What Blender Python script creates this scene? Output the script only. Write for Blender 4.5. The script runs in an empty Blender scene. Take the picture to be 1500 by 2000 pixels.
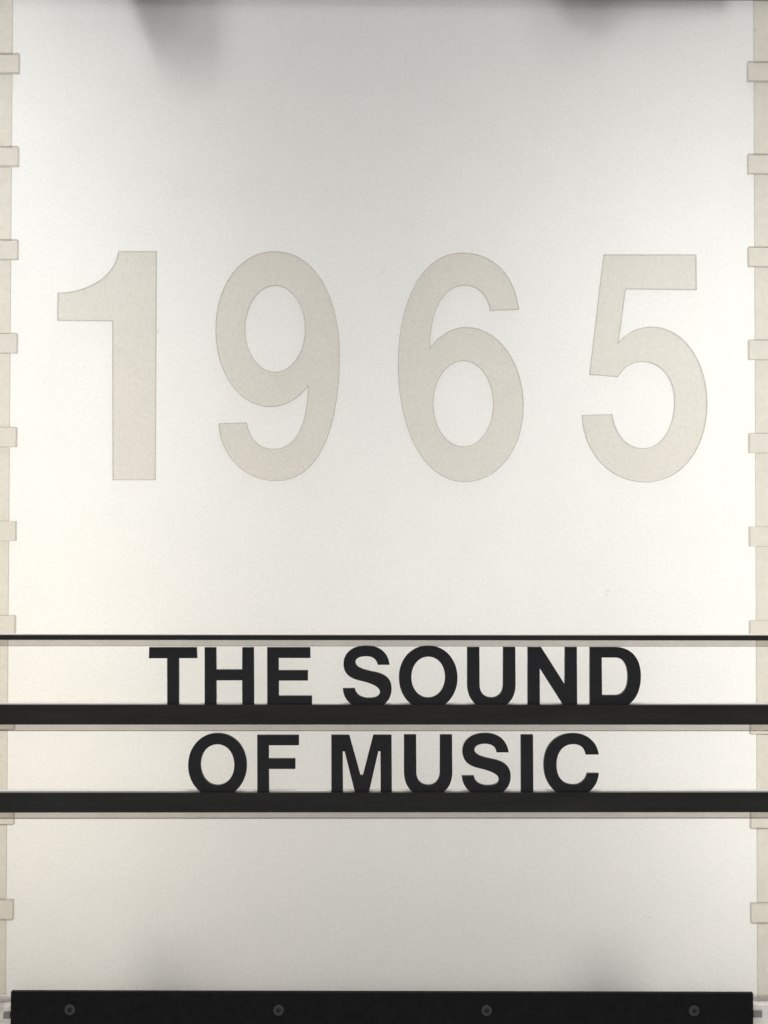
import bpy, bmesh, math, random, re
from mathutils import Matrix, Vector

random.seed(7)
sc = bpy.context.scene
C = sc.collection
S = 0.0004            # metres of sign face covered by one photo pixel
F = 2379.0            # focal length and distance of the sign face, in the same pixels

# ------------------------------------------------------------------ camera
def rot3(rx, ry, rz):
    return (Matrix.Rotation(math.radians(rx), 3, 'X') @ Matrix.Rotation(math.radians(ry), 3, 'Y')
            @ Matrix.Rotation(math.radians(rz), 3, 'Z'))
RM = rot3(-1.046, -0.528, 0.091)          # sign axes (right, down, into the wall) -> camera axes
RT = RM.transposed()
def to_world(p):                           # (right, down, into wall) pixels -> metres
    return Vector((p[0] * S, p[2] * S, -p[1] * S))
cam_d = bpy.data.cameras.new('camera')
cam = bpy.data.objects.new('camera', cam_d); C.objects.link(cam)
ax = [to_world(RT @ Vector(v)) / S for v in ((1, 0, 0), (0, -1, 0), (0, 0, -1))]
pos = to_world(RT @ Vector((0, 0, -F)))
m4 = Matrix.Identity(4)
for i in range(3):
    for j in range(3):
        m4[j][i] = ax[i][j]
    m4[i][3] = pos[i]
cam.matrix_world = m4
cam_d.sensor_fit = 'HORIZONTAL'; cam_d.sensor_width = 36.0
cam_d.lens = F / 1500.0 * 36.0
cam_d.clip_start = 0.02; cam_d.clip_end = 50.0
sc.camera = cam

# ------------------------------------------------------------------ light
world = bpy.data.worlds.new('World'); sc.world = world
world.use_nodes = True
bg = world.node_tree.nodes['Background']
bg.inputs[0].default_value = (1.0, 0.985, 0.965, 1.0)      # even light of the room in front of the sign
bg.inputs[1].default_value = 0.60
sc.view_settings.view_transform = 'Standard'
sc.view_settings.look = 'None'
sc.view_settings.exposure = 0.0
sc.view_settings.gamma = 1.0
sc.view_settings.use_curve_mapping = False

def area(name, loc, target, sx, sy, watts, col):
    d = bpy.data.lights.new(name, 'AREA'); d.shape = 'RECTANGLE'
    d.size = sx; d.size_y = sy; d.energy = watts; d.color = col
    o = bpy.data.objects.new(name, d); C.objects.link(o)
    o.location = loc
    o.rotation_euler = (Vector(target) - Vector(loc)).to_track_quat('-Z', 'Y').to_euler()
    return o
def led(u, v0, v1, w, watts, col, d=590):  # a light board inside the box, facing the sign face
    x, z0, z1 = (u - 750) * S, (1000 - v0) * S, (1000 - v1) * S
    d_ = bpy.data.lights.new('led_board_light', 'AREA'); d_.shape = 'RECTANGLE'
    d_.size = w * S; d_.size_y = abs(z0 - z1); d_.energy = watts; d_.color = col
    o = bpy.data.objects.new('led_board_light', d_); C.objects.link(o)
    o.location = (x, d * S, (z0 + z1) / 2)
    o.rotation_euler = (math.radians(-90), 0, 0)          # -Z of the lamp points to -Y, at the viewer
    return o
KL = 2.2                                  # watts per unit of board length
UP, MID, LOW, LOWR = (1.0, 1.0, 0.965), (1.0, 0.993, 0.95), (1.0, 0.93, 0.80), (1.0, 0.96, 0.88)
for u, v0, v1, c, col in (
        (-120, -20, 500, 0.395, UP), (-110, 510, 1000, 0.10, MID), (-120, 1010, 1850, 0.15, LOW),
        (150, 500, 1000, 0.23, UP), (120, 1010, 1850, 0.225, LOW),
        (920, 150, 490, 0.075, UP), (900, 900, 1400, 0.21, MID), (800, 1450, 1880, 0.085, LOWR), (1080, 500, 890, 0.05, UP),
        (1370, 300, 900, 0.20, MID), (1620, -20, 310, 0.18, UP), (1620, 320, 960, 0.20, MID),
        (1620, 1010, 1420, 0.34, LOWR), (1620, 1430, 1880, 0.45, LOWR)):
    led(u, v0, v1, 230, c * (v1 - v0) / 1000 * KL, col)
area('ceiling_downlight', (0.02, -0.30, 1.15), (0, -0.02, 0.0), 0.30, 0.30, 8.0, (1.0, 0.97, 0.93))

# ------------------------------------------------------------------ materials
def mat(name):
    m = bpy.data.materials.new(name); m.use_nodes = True
    nt = m.node_tree; nt.nodes.clear()
    out = nt.nodes.new('ShaderNodeOutputMaterial')
    return m, nt, out
def N(nt, t, **kw):
    n = nt.nodes.new(t)
    for k, v in kw.items():
        if k.startswith('in_'):
            n.inputs[k[3:].replace('_', ' ')].default_value = v
        else:
            setattr(n, k, v)
    return n
def noise(nt, scale, detail=3.0, rough=0.55):
    tc = nt.nodes.get('tc') or N(nt, 'ShaderNodeTexCoord', name='tc')
    n = N(nt, 'ShaderNodeTexNoise'); n.inputs['Scale'].default_value = scale
    n.inputs['Detail'].default_value = detail; n.inputs['Roughness'].default_value = rough
    nt.links.new(tc.outputs['Object'], n.inputs['Vector'])
    return n
def ramp(nt, src, stops):
    r = N(nt, 'ShaderNodeValToRGB')
    el = r.color_ramp.elements
    while len(el) < len(stops): el.new(0.5)
    for e, (p, c) in zip(el, stops):
        e.position = p; e.color = (*c, 1) if len(c) == 3 else c
    nt.links.new(src, r.inputs['Fac'])
    return r
def mul(nt, a, b):
    m = N(nt, 'ShaderNodeMix', data_type='RGBA', blend_type='MULTIPLY')
    m.inputs[0].default_value = 1.0
    nt.links.new(a, m.inputs[6]); nt.links.new(b, m.inputs[7])
    return m.outputs[2]
def mixsh(nt, fac, a, b):
    m = N(nt, 'ShaderNodeMixShader'); m.inputs[0].default_value = fac
    nt.links.new(a, m.inputs[1]); nt.links.new(b, m.inputs[2])
    return m.outputs[0]

def m_frosted():
    """opal face of the light box: fine mottled grain and a few dirt specks"""
    m, nt, out = mat('opal_acrylic_face')
    grain = ramp(nt, noise(nt, 460, 3.0, 0.7).outputs['Fac'], [(0.30, (0.905, 0.905, 0.908)), (0.70, (1.0, 1.0, 1.0))])
    cloud = ramp(nt, noise(nt, 26, 4.0).outputs['Fac'], [(0.30, (0.968, 0.972, 0.966)), (0.70, (1.0, 0.995, 0.99))])
    tc = nt.nodes['tc']
    vo = N(nt, 'ShaderNodeTexVoronoi'); vo.inputs['Scale'].default_value = 34.0
    wob = noise(nt, 260, 2.0)
    add = N(nt, 'ShaderNodeMix', data_type='RGBA', blend_type='LINEAR_LIGHT')
    add.inputs[0].default_value = 0.008
    nt.links.new(tc.outputs['Object'], add.inputs[6]); nt.links.new(wob.outputs['Color'], add.inputs[7])
    nt.links.new(add.outputs[2], vo.inputs['Vector'])
    # specks only in the few cells whose random colour is high
    sep = N(nt, 'ShaderNodeSeparateColor'); nt.links.new(vo.outputs['Color'], sep.inputs[0])
    pick = N(nt, 'ShaderNodeMath', operation='GREATER_THAN'); pick.inputs[1].default_value = 0.86
    nt.links.new(sep.outputs[0], pick.inputs[0])
    near = N(nt, 'ShaderNodeMapRange'); near.inputs[1].default_value = 0.02; near.inputs[2].default_value = 0.075
    near.inputs[3].default_value = 1.0; near.inputs[4].default_value = 0.0
    nt.links.new(vo.outputs['Distance'], near.inputs[0])
    sp = N(nt, 'ShaderNodeMath', operation='MULTIPLY')
    nt.links.new(pick.outputs[0], sp.inputs[0]); nt.links.new(near.outputs[0], sp.inputs[1])
    speck = ramp(nt, sp.outputs[0], [(0.0, (1, 1, 1)), (1.0, (0.80, 0.79, 0.77))])
    col = mul(nt, mul(nt, grain.outputs[0], cloud.outputs[0]), speck.outputs[0])
    tr = N(nt, 'ShaderNodeBsdfTranslucent'); df = N(nt, 'ShaderNodeBsdfDiffuse')
    c2 = N(nt, 'ShaderNodeMix', data_type='RGBA', blend_type='MULTIPLY'); c2.inputs[0].default_value = 1.0
    c2.inputs[7].default_value = (0.90, 0.90, 0.892, 1); nt.links.new(col, c2.inputs[6])
    nt.links.new(c2.outputs[2], tr.inputs[0]); nt.links.new(c2.outputs[2], df.inputs[0])
    nt.links.new(mixsh(nt, 0.25, tr.outputs[0], df.outputs[0]), out.inputs[0])
    return m
def m_clear(name, tint, diff, dfac, grain=0.03, gscale=500):
    """tinted see-through film or acrylic with a little milkiness"""
    m, nt, out = mat(name)
    g = ramp(nt, noise(nt, gscale, 3.0).outputs['Fac'], [(0.25, (1 - grain,) * 3), (0.75, (1, 1, 1))])
    c = N(nt, 'ShaderNodeMix', data_type='RGBA', blend_type='MULTIPLY'); c.inputs[0].default_value = 1.0
    c.inputs[7].default_value = (*tint, 1); nt.links.new(g.outputs[0], c.inputs[6])
    t = N(nt, 'ShaderNodeBsdfTransparent'); nt.links.new(c.outputs[2], t.inputs[0])
    d = N(nt, 'ShaderNodeBsdfDiffuse'); d.inputs[0].default_value = (*diff, 1)
    nt.links.new(mixsh(nt, dfac, t.outputs[0], d.outputs[0]), out.inputs[0])
    return m
def m_paint(name, col, rough, var=0.25, scale=120, spec=0.5, metallic=0.0, bump=0.0, stretch=None):
    m, nt, out = mat(name)
    n = noise(nt, scale, 4.0)
    if stretch:
        mp = N(nt, 'ShaderNodeMapping'); mp.inputs['Scale'].default_value = stretch
        nt.links.new(nt.nodes['tc'].outputs['Object'], mp.inputs[0]); nt.links.new(mp.outputs[0], n.inputs['Vector'])
    lo = tuple(c * (1 - var) for c in col); hi = tuple(min(1, c * (1 + var)) for c in col)
    r = ramp(nt, n.outputs['Fac'], [(0.3, lo), (0.7, hi)])
    p = N(nt, 'ShaderNodeBsdfPrincipled')
    p.inputs['Roughness'].default_value = rough; p.inputs['Metallic'].default_value = metallic
    p.inputs['Specular IOR Level'].default_value = spec
    nt.links.new(r.outputs[0], p.inputs['Base Color'])
    if bump:
        b = N(nt, 'ShaderNodeBump'); b.inputs['Strength'].default_value = bump; b.inputs['Distance'].default_value = 0.0005
        nt.links.new(n.outputs['Fac'], b.inputs['Height']); nt.links.new(b.outputs[0], p.inputs['Normal'])
    nt.links.new(p.outputs[0], out.inputs[0])
    return m
def m_marble():
    m, nt, out = mat('pale_marble')
    a = ramp(nt, noise(nt, 55, 6.0, 0.65).outputs['Fac'],
             [(0.30, (0.50, 0.48, 0.45)), (0.42, (0.84, 0.77, 0.71)), (0.55, (0.91, 0.87, 0.82)), (0.75, (0.93, 0.92, 0.89))])
    p = N(nt, 'ShaderNodeBsdfPrincipled'); p.inputs['Roughness'].default_value = 0.35
    nt.links.new(a.outputs[0], p.inputs['Base Color']); nt.links.new(p.outputs[0], out.inputs[0])
    return m

M_FACE = m_frosted()
M_CORE = m_clear('clear_acrylic_core', (1, 1, 1), (0.8, 0.8, 0.8), 0.0, 0.0)
M_NUM = m_clear('beige_numeral_film', (0.963, 0.952, 0.930), (0.80, 0.77, 0.70), 0.07, 0.06, 380)
M_NUM_E = m_clear('numeral_cut_edge', (0.90, 0.89, 0.87), (0.46, 0.45, 0.43), 0.30, 0.05, 300)
M_STRIP = m_clear('beige_edge_film', (0.955, 0.938, 0.905), (0.80, 0.76, 0.69), 0.09, 0.05, 160)
M_STRIP_E = m_clear('film_cut_edge', (0.86, 0.84, 0.81), (0.44, 0.43, 0.41), 0.35, 0.05, 300)
M_RAIL = m_clear('grey_acrylic_rail', (0.865, 0.848, 0.828), (0.50, 0.49, 0.48), 0.12, 0.06, 60)
M_RAIL_E = m_clear('rail_lower_edge', (0.50, 0.475, 0.45), (0.26, 0.29, 0.28), 0.25, 0.05, 60)
M_LEDGE = m_paint('white_acrylic_ledge', (0.86, 0.855, 0.84), 0.35, 0.03, 80)
M_BLACK = m_paint('satin_black_letter', (0.0135, 0.014, 0.0165), 0.45, 0.22, 260, 0.22, bump=0.06)
M_BAR = m_paint('black_anodised_bar', (0.0165, 0.0165, 0.0148), 0.5, 0.30, 90, 0.20, bump=0.06, stretch=(0.12, 1, 1))
M_PLATE = m_paint('black_plate', (0.0058, 0.0058, 0.0056), 0.55, 0.35, 170, 0.12, bump=0.08)
M_SCREW = m_paint('dark_screw_steel', (0.038, 0.0375, 0.038), 0.42, 0.25, 500, 0.3)
M_HOLE = m_paint('screw_socket_shade', (0.008, 0.008, 0.008), 0.7, 0.1)
M_STEEL = m_paint('grey_clip_metal', (0.22, 0.22, 0.21), 0.45, 0.2, 300, 0.5)
M_WHITE = m_paint('grey_lining', (0.2, 0.2, 0.197), 0.7, 0.03)
M_FRAME = m_paint('grey_frame_metal', (0.16, 0.16, 0.17), 0.4, 0.12, 60, metallic=0.4)
M_MARBLE = m_marble()

# ------------------------------------------------------------------ helpers
def uv(u, v, d):
    """the point that stands d pixels in front of the sign face at photo position (u, v)"""
    ray = RT @ Vector((u - 750, v - 1000, F)); o = RT @ Vector((0, 0, -F))
    t = (-d - o.z) / ray.z
    return to_world(o + ray * t)
def link(name, me, mats, parent=None, loc=None):
    o = bpy.data.objects.new(name, me); C.objects.link(o)
    for m in (mats if isinstance(mats, (list, tuple)) else [mats]):
        if m.name not in [x.name for x in me.materials if x]: me.materials.append(m)
    if loc is not None: o.location = loc
    if parent is not None: o.parent = parent
    return o
def tag(o, label=None, cat=None, group=None, kind=None):
    if label: o['label'] = label
    if cat: o['category'] = cat
    if group: o['group'] = group
    if kind: o['kind'] = kind
    return o
def empty(name, loc, label, cat, group=None):
    o = bpy.data.objects.new(name, None); C.objects.link(o); o.location = loc
    o.empty_display_size = 0.02
    return tag(o, label, cat, group)
def box_bm(x0, x1, y0, y1, z0, z1, bevel=0.0, seg=2):
    bm = bmesh.new()
    bmesh.ops.create_cube(bm, size=1.0)
    for v in bm.verts:
        v.co = Vector(((x0 + x1) / 2 + v.co.x * (x1 - x0), (y0 + y1) / 2 + v.co.y * (y1 - y0), (z0 + z1) / 2 + v.co.z * (z1 - z0)))
    if bevel:
        bmesh.ops.bevel(bm, geom=list(bm.edges), offset=bevel, segments=seg, affect='EDGES', profile=0.5)
    return bm
def box(name, x0, x1, y0, y1, z0, z1, mats, parent=None, bevel=0.0, base=(0, 0, 0), split=None):
    """box given in world metres, stored relative to base (its parent's origin)"""
    x0, x1 = sorted((x0, x1)); y0, y1 = sorted((y0, y1)); z0, z1 = sorted((z0, z1))
    c = Vector(((x0 + x1) / 2, (y0 + y1) / 2, z0))
    bm = box_bm(x0 - c.x, x1 - c.x, y0 - c.y, y1 - c.y, 0, z1 - z0, bevel)
    if split:
        for f in bm.faces: f.material_index = split(f)
    me = bpy.data.meshes.new(name); bm.to_mesh(me); bm.free()
    return link(name, me, mats, parent, c - Vector(base))

# paths: M / L / C / Z in a local pixel frame
def parse(path, n=14):
    polys, cur, pt = [], [], None
    for cmd, args in re.findall(r'([MLCZ])([^MLCZ]*)', path):
        a = [float(x) for x in re.findall(r'-?[\d.]+', args)]
        if cmd == 'M':
            cur = [(a[0], a[1])]; pt = cur[0]
            for i in range(2, len(a), 2): cur.append((a[i], a[i + 1])); pt = cur[-1]
        elif cmd == 'L':
            for i in range(0, len(a), 2): cur.append((a[i], a[i + 1])); pt = cur[-1]
        elif cmd == 'C':
            for i in range(0, len(a), 6):
                p0, p1, p2, p3 = pt, (a[i], a[i + 1]), (a[i + 2], a[i + 3]), (a[i + 4], a[i + 5])
                for k in range(1, n + 1):
                    t = k / n; s = 1 - t
                    cur.append(tuple(s ** 3 * p0[j] + 3 * s * s * t * p1[j] + 3 * s * t * t * p2[j] + t ** 3 * p3[j] for j in (0, 1)))
                pt = p3
        elif cmd == 'Z':
            if math.dist(cur[0], cur[-1]) < 1e-6: cur.pop()
            polys.append(cur)
    return polys
def ell(l, r, t, b, k=0.5523):
    cx, cy, rx, ry = (l + r) / 2, (t + b) / 2, (r - l) / 2, (b - t) / 2
    return (f'M {cx},{t} C {cx+rx*k},{t} {r},{cy-ry*k} {r},{cy} C {r},{cy+ry*k} {cx+rx*k},{b} {cx},{b} '
            f'C {cx-rx*k},{b} {l},{cy+ry*k} {l},{cy} C {l},{cy-ry*k} {cx-rx*k},{t} {cx},{t} Z')

def glyph(name, path, org, scale, front, back, mats, parent=None, bevel=0.5):
    """a solid cut-out figure: outline traced at its front face, given thickness to its back (pixels in front of the face)"""
    polys = [[uv(org[0] + x / scale, org[1] + y / scale, front) for x, y in p] for p in parse(path)]
    xs = [q.x for p in polys for q in p]; zs = [q.z for p in polys for q in p]
    base = Vector(((min(xs) + max(xs)) / 2, -back * S, min(zs)))
    cu = bpy.data.curves.new(name, 'CURVE'); cu.dimensions = '2D'; cu.fill_mode = 'BOTH'
    th = (front - back) * S
    b = bevel * S
    cu.extrude = th / 2 - b; cu.bevel_depth = b; cu.bevel_resolution = 2; cu.offset = -b
    for p in polys:
        sp = cu.splines.new('POLY'); sp.points.add(len(p) - 1); sp.use_cyclic_u = True
        for q, pt in zip(p, sp.points): pt.co = (q.x - base.x, q.z - base.z, 0, 1)
    tmp = bpy.data.objects.new('tmp', cu); C.objects.link(tmp)
    dg = bpy.context.evaluated_depsgraph_get(); dg.update()
    me = bpy.data.meshes.new_from_object(tmp.evaluated_get(dg))
    bpy.data.objects.remove(tmp); bpy.data.curves.remove(cu)
    me.name = name; me.materials.clear()
    bm = bmesh.new(); bm.from_mesh(me)
    bmesh.ops.remove_doubles(bm, verts=bm.verts, dist=1e-7)
    for v in bm.verts:                     # curve XY -> wall XZ, thickness towards the viewer
        x, y, z = v.co; v.co = (x, -(z + th / 2), y)
    bmesh.ops.recalc_face_normals(bm, faces=bm.faces)
    bm.normal_update()
    for f in bm.faces:
        f.material_index = 0 if abs(f.normal.y) > 0.97 else (1 if len(mats) > 1 else 0)
        f.smooth = False
    bm.to_mesh(me); bm.free()
    pl = parent.location if parent else Vector()
    return link(name, me, mats, parent, base - pl)

X0, X1 = -262, 1762                       # sides of the light box, beyond the frame
XL, XR = -729.3, 726.9                    # inner edges of the beige edge films, pixels from the middle
PB = 0.0                                  # front of the opal face

# ------------------------------------------------------------------ setting: marble below the sign
zb = uv(750, 1956, 0).z
wall = box('wall', -1.2, 1.2, -0.0072, 0.30, zb - 0.0002, zb - 0.30, M_MARBLE, bevel=0.0006)
tag(wall, 'pale veined marble under the lit sign, seen at the two lower corners', 'wall', kind='structure')

# ------------------------------------------------------------------ the light box with its numerals
ztop = uv(750, -40, 0).z
panel = empty('backlit_panel', (0, 0, zb), 'tall white backlit panel with raised beige numerals and notched beige edges', 'sign')
def px(u): return (u - 750) * S
sl = lambda f: 0 if f.normal.y < -0.5 else 1
box('diffuser', px(X0), px(X1), 0.0, 0.004, zb, ztop, [M_FACE, M_CORE], panel, base=panel.location,
    split=lambda f: 0 if f.normal.y < -0.5 else 1)
DB = 0.262
box('back_panel', px(X0), px(X1), DB, DB + 0.006, zb, ztop, M_WHITE, panel, base=panel.location)
box('side_panel', px(X0) - 0.006, px(X0), 0.0, DB + 0.006, zb, ztop, M_WHITE, panel, base=panel.location)
box('side_panel', px(X1), px(X1) + 0.006, 0.0, DB + 0.006, zb, ztop, M_WHITE, panel, base=panel.location)
box('bottom_panel', px(X0), px(X1), 0.0045, DB - 0.0005, zb + 0.0005, zb + 0.006, M_FRAME, panel, base=panel.location)
box('top_panel', px(X0) - 0.006, px(X1) + 0.006, 0.0, DB + 0.006, ztop + 0.0002, ztop + 0.006, M_FRAME, panel, base=panel.location)
zt = uv(750, -6, 8).z
box('top_trim', px(X0), px(X1), -8 * S, -0.0001, zt, ztop, M_FRAME, panel, bevel=0.0004, base=panel.location)
# unseen blockers added behind the face to cast its soft dark patches
def light_blocker(u0, v0, u1, v1, w, dep, t=14, tip=0.5):
    a, b = uv(u0, v0, 0), uv(u1, v1, 0)
    a.y = b.y = dep * S
    L = (b - a).length
    bm = box_bm(-w * S / 2, w * S / 2, 0, t * S, 0, L)
    for v in bm.verts:                     # narrowed at the far end to round off the shade it casts
        if v.co.z > L / 2: v.co.x *= tip
    me = bpy.data.meshes.new('light_blocker'); bm.to_mesh(me); bm.free()
    o = link('light_blocker', me, M_FRAME, panel, a - panel.location)
    d = (b - a).normalized(); o.rotation_euler = (0, math.atan2(d.x, d.z), 0)
light_blocker(296, -39, 310, 80, 120, 30)
light_blocker(278, -38, 302, 128, 150, 58)
light_blocker(256, -37, 288, 160, 150, 110)
light_blocker(225, -36, 240, 140, 130, 150)
light_blocker(1136, -39, 1140, 64, 130, 30)
light_blocker(1165, -38, 1165, 98, 150, 58)
light_blocker(1200, -37, 1200, 122, 190, 100)
light_blocker(1205, 10, 1435, 10, 76, 50, tip=0.8)
light_blocker(255, 1990, 262, 1815, 120, 180)
light_blocker(1310, 1990, 1310, 1826, 120, 180)

NUMS = [
 ('numeral', (60, 450), 3.703, 'M 632,148 L 908,148 L 900,1805 L 590,1805 L 588,653 L 190,650 L 192,450 C 389,446 600,352 632,148 Z', 'beige numeral 1 with a curved flag'),
 ('numeral', (380, 450), 3.703, 'M 150,720 C 150,390 330,148 580,148 C 870,148 1050,480 1050,890 C 1050,1430 900,1813 590,1813 '
  'C 370,1813 185,1640 172,1395 L 375,1388 C 395,1500 460,1580 575,1580 C 730,1580 818,1400 818,1125 C 750,1220 650,1275 540,1275 C 310,1275 150,1010 150,720 Z ' + ell(365, 798, 397, 1022), 'beige numeral 9'),
 ('numeral', (740, 450), 3.703, 'M 1015,570 C 985,330 840,158 600,158 C 310,158 138,520 138,960 C 138,1480 350,1820 620,1820 C 870,1820 1048,1570 1048,1270 '
  'C 1048,960 870,697 630,697 C 530,697 430,760 370,845 C 375,540 480,395 625,395 C 720,395 790,470 805,578 Z ' + ell(395, 828, 942, 1562), 'beige numeral 6'),
 ('numeral', (1100, 450), 3.703, 'M 295,172 L 965,172 L 968,428 L 455,422 L 402,808 C 460,735 545,695 640,695 C 880,695 1045,950 1045,1250 C 1045,1580 860,1822 600,1822 '
  'C 350,1822 150,1620 138,1335 L 358,1328 C 375,1470 460,1575 580,1575 C 720,1575 808,1420 808,1230 C 808,1060 700,948 575,948 C 500,948 440,990 398,1058 L 192,1042 Z', 'beige numeral 5 with a flat top'),
]
for name, org, scl, path, lab in NUMS:
    tag(glyph(name, path, org, scl, 9, 0.2, [M_NUM, M_NUM_E], panel, bevel=1.1), lab)

zs0 = -(946.5) * S
edge = lambda f: 0 if abs(f.normal.y) > 0.9 else 1
for side in (-1, 1):
    xe = (XL if side < 0 else XR) * S
    xo = px(X0) if side < 0 else px(X1)
    ze = uv(0 if side < 0 else 1500, 1949 if side < 0 else 1956, 6).z
    zlo, zhi = max(ze, zb + 0.0002), zt - 0.0003
    zcs = [-(-871.2 + 182.75 * k + side * 4.25) * S for k in range(-1, 11)]
    xa, xb = sorted((xo, xe))
    bm = bmesh.new()                       # the film runs between the lugs
    for k in range(len(zcs) - 1):
        t_, b_ = min(zhi, zcs[k] - 19.5 * S), max(zlo, zcs[k + 1] + 19.5 * S)
        if t_ - b_ < 0.002: continue
        seg = box_bm(xa - xe, xb - xe, -5 * S, -0.0001, b_ - zlo, t_ - zlo, 0.8 * S)
        for f in seg.faces: f.material_index = edge(f)
        tm = bpy.data.meshes.new('t'); seg.to_mesh(tm); seg.free(); bm.from_mesh(tm); bpy.data.meshes.remove(tm)
    me = bpy.data.meshes.new('edge_strip'); bm.to_mesh(me); bm.free()
    st = link('edge_strip', me, [M_STRIP, M_STRIP_E], panel, Vector((xe, 0, zlo)) - panel.location)
    for zc in zcs[1:-1]:
        xt = (XL + 15 if side < 0 else XR - 14) * S
        box('lug', xo, xt, -14 * S, -0.0001, zc - 19.4 * S, zc + 19.4 * S, [M_STRIP, M_STRIP_E], st, bevel=1.3 * S,
            base=panel.location + st.location, split=edge)

# ------------------------------------------------------------------ letter rails
def rail(v_top, v_face, v_lip, letters, label):
    zt_, zf, zl = uv(750, v_top, 47).z, uv(750, v_face, 47).z, uv(750, v_lip, 40).z
    r = empty('letter_rail', (0, 0, zl), label, 'rail', 'black rails across the sign')
    b = r.location
    x0, x1 = px(-250), px(1750)
    zfl = uv(750, 1384 + (v_top - 1377), 40).z if letters else zt_ - 3 * S
    box('front_bar', x0, x1, -47 * S, -41 * S, zf, zt_, M_BAR, r, bevel=0.9 * S, base=b)
    box('lip', x0, x1, -40.9 * S, -30 * S, zl, zfl, [M_RAIL, M_RAIL_E], r, base=b, split=lambda f: 1 if abs(f.normal.z) > 0.5 else 0)
    box('back_strip', x0, x1, -30 * S, -15 * S, zfl + 0.0001, zt_ + 0.6 * S, M_LEDGE, r, bevel=0.5 * S, base=b)
    for q in (-240, 1710):                 # fixings at both ends, beyond the frame
        box('rail_fixing', px(q), px(q + 30), -15 * S, -5 * S, zfl + 2 * S, zt_ - 1 * S, M_FRAME, r, base=b)
    return r
rail(1377, 1415.5, 1428, True, 'thick black rail with clear lower lip holding the letters of the upper words')
rail(1548.5, 1587, 1599, True, 'thick black rail with clear lower lip holding the letters of the lower words')
rail(1241, 1250.5, 1262.5, False, 'thin black rail without letters, just under the numerals')

# ------------------------------------------------------------------ letters
S_PATH = ('M 1262,608 C 1235,330 1030,140 700,140 C 350,140 135,320 135,580 C 135,800 260,930 520,990 C 760,1045 1025,1120 1025,1275 '
          'C 1025,1370 920,1418 760,1418 C 560,1418 430,1320 415,1180 L 118,1182 C 140,1500 370,1680 740,1680 C 1090,1680 1312,1490 1312,1190 '
          'C 1312,950 1170,840 900,780 C 650,730 430,680 430,540 C 430,450 530,398 690,398 C 850,398 945,470 970,608 Z')
O_PATH = ell(98, 1325, 120, 1460, 0.575) + ' ' + ell(360, 1065, 350, 1208, 0.575)
U_PATH = ('M 135,150 L 390,150 L 395,930 C 395,1110 500,1205 645,1205 C 790,1205 885,1100 885,930 L 888,150 L 1142,150 L 1148,930 '
          'C 1148,1250 950,1450 645,1450 C 330,1450 135,1250 135,930 Z')
K = 10.714
LET = [
 ('T', (280, 1230), 10, 'M 112,345 L 1038,345 L 1045,556 L 690,556 L 690,1540 L 465,1540 L 462,558 L 106,558 Z', 'letter T that begins the upper row'),
 ('H', (390, 1250), 6.522, 'M 62,95 L 208,95 L 210,378 L 540,378 L 542,95 L 688,95 L 692,874 L 542,874 L 540,515 L 210,515 L 212,874 L 62,874 Z', 'letter H between T and E on the upper rail'),
 ('E', (390, 1250), 6.522, 'M 858,95 L 1408,95 L 1409,230 L 1005,230 L 1005,387 L 1378,387 L 1378,518 L 1007,518 L 1007,712 L 1430,712 L 1430,874 L 860,874 Z', 'letter E at the end of the three-letter word on the upper rail'),
 ('S', (660, 1250), 12.5, S_PATH, 'letter S that begins the five-letter word on the upper rail'),
 ('O', (770, 1250), K, O_PATH, 'ring-shaped letter O between S and U on the upper rail'),
 ('U', (900, 1250), K, U_PATH, 'letter U between O and N on the upper rail'),
 ('N', (1020, 1250), 6.25, 'M 68,88 L 232,88 L 521,545 L 524,88 L 668,88 L 672,838 L 529,838 L 215,345 L 217,838 L 68,838 Z', 'letter N before D on the upper rail'),
 ('D', (1020, 1250), 6.25, 'M 828,88 L 1140,88 C 1340,88 1450,230 1450,440 C 1450,680 1330,838 1120,838 L 828,838 Z '
       'M 972,215 L 1130,215 C 1250,215 1292,320 1292,455 C 1292,600 1230,675 1140,675 L 976,675 Z', 'letter D that ends the upper row'),
 ('O', (355 + 33 / K, 1420 + 13 / K), K, O_PATH, 'ring-shaped letter O that begins the lower row'),
 ('F', (480, 1420), 9.375, 'M 208,150 L 972,150 L 971,336 L 420,336 L 420,581 L 908,581 L 905,769 L 421,769 L 425,1275 L 210,1275 Z', 'letter F beside O on the lower rail'),
 ('M', (630, 1420), 10, 'M 170,158 L 522,158 L 740,945 L 788,945 L 990,158 L 1348,158 L 1355,1360 L 1135,1360 L 1130,475 L 1090,475 L 887,1360 L 652,1360 '
       'L 430,475 L 393,475 L 400,1360 L 172,1360 Z', 'letter M that begins the five-letter word on the lower rail'),
 ('U', (770 + 69 / K, 1420 + 13 / K), K, U_PATH, 'letter U between M and S on the lower rail'),
 ('S', (890 + 32 / 12.5, 1420 + 13 / 12.5), 12.5, S_PATH, 'letter S between U and I on the lower rail'),
 ('I', (1000, 1420), 14.286, 'M 248,218 L 590,218 L 598,1943 L 255,1943 Z', 'straight letter I before C on the lower rail'),
 ('C', (1040, 1420), K, 'M 1388,578 C 1360,310 1150,135 855,135 C 470,135 238,400 238,790 C 238,1190 470,1462 840,1462 C 1150,1462 1370,1260 1390,970 '
       'L 1150,970 C 1110,1130 1000,1210 860,1210 C 640,1210 505,1050 505,790 C 505,530 640,360 855,360 C 1000,360 1095,440 1120,578 Z', 'letter C that ends the lower row'),
]
for ch, org, scl, path, lab in LET:
    tag(glyph('letter', path, org, scl, 40, 30.2, [M_BLACK], None, bevel=0.6), 'black ' + lab, 'letter', 'black letters standing in the rails')

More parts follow.
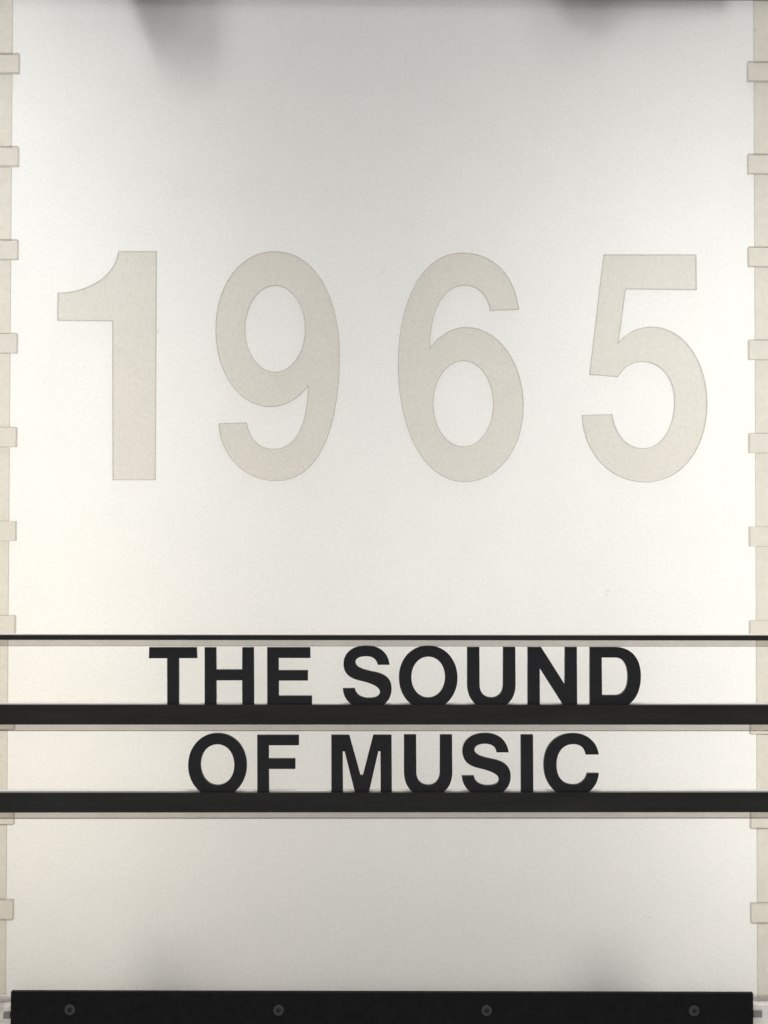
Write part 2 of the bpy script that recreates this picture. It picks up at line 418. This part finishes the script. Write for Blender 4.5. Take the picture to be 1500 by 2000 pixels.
# ------------------------------------------------------------------ black plate at the foot
pd = 28
a = uv(20.5, 1937, pd); bq = uv(1470.8, 1940.2, pd)
tilt = math.atan2(a.z - bq.z, bq.x - a.x)
W = (bq - a).length; H = 0.05
plate = empty('base_plate', ((a.x + bq.x) / 2, -18 * S, (a.z + bq.z) / 2 - H), 'long black plate with four socket screws along the foot of the sign', 'plate')
plate.rotation_euler = (0, tilt, 0)
bm = box_bm(-W / 2, W / 2, -(pd - 18) * S, 0.0, 0, H, 0.8 * S)
me = bpy.data.meshes.new('plate'); bm.to_mesh(me); bm.free()
link('plate', me, M_PLATE, plate)
def screw_mesh():
    bm = bmesh.new(); n = 30
    def ring(r, y, hexa=False):
        vs = []
        for i in range(n):
            t = 2 * math.pi * i / n
            rr = r
            if hexa:
                q = (t % (math.pi / 3)) - math.pi / 6; rr = r * math.cos(math.pi / 6) / math.cos(q)
            vs.append(bm.verts.new((rr * math.cos(t) * S, y * S, rr * math.sin(t) * S)))
        return vs
    rs = [ring(10.4, 0.1), ring(10.2, -1.2), ring(9.4, -1.9), ring(4.9, -1.9, True), ring(4.7, -0.1, True)]
    for a_, b_ in zip(rs, rs[1:]):
        for i in range(n):
            f = bm.faces.new((a_[i], a_[(i + 1) % n], b_[(i + 1) % n], b_[i])); f.material_index = 1 if b_ is rs[-1] else 0
    f = bm.faces.new(rs[-1]); f.material_index = 1
    bmesh.ops.recalc_face_normals(bm, faces=bm.faces)
    me = bpy.data.meshes.new('screw'); bm.to_mesh(me); bm.free()
    return me
sm = screw_mesh()
inv = (Matrix.Translation(plate.location) @ plate.rotation_euler.to_matrix().to_4x4()).inverted()
for i, (u, v) in enumerate([(136.5, 1972), (544, 1973), (950.5, 1973.5), (1355.5, 1974)]):
    q = inv @ uv(u, v, pd)
    o = link('screw', sm, [M_SCREW, M_HOLE], plate, q)
    o.rotation_euler = (0, 0.4 + i * 0.9, 0)
# grey fixing clips either side of the plate
for u0, u1, v0, v1 in ((1471.5, 1489, 1974.5, 1987.5), (6, 19.5, 1977, 1990)):
    p, q = uv(u0, v0, 22), uv(u1, v1, 22)
    pi, qi = inv @ Vector((p.x, p.y, p.z)), inv @ Vector((q.x, q.y, q.z))
    box('fixing_clip', pi.x, qi.x, -4 * S, 0.0, pi.z, qi.z, M_STEEL, plate, bevel=0.8 * S)
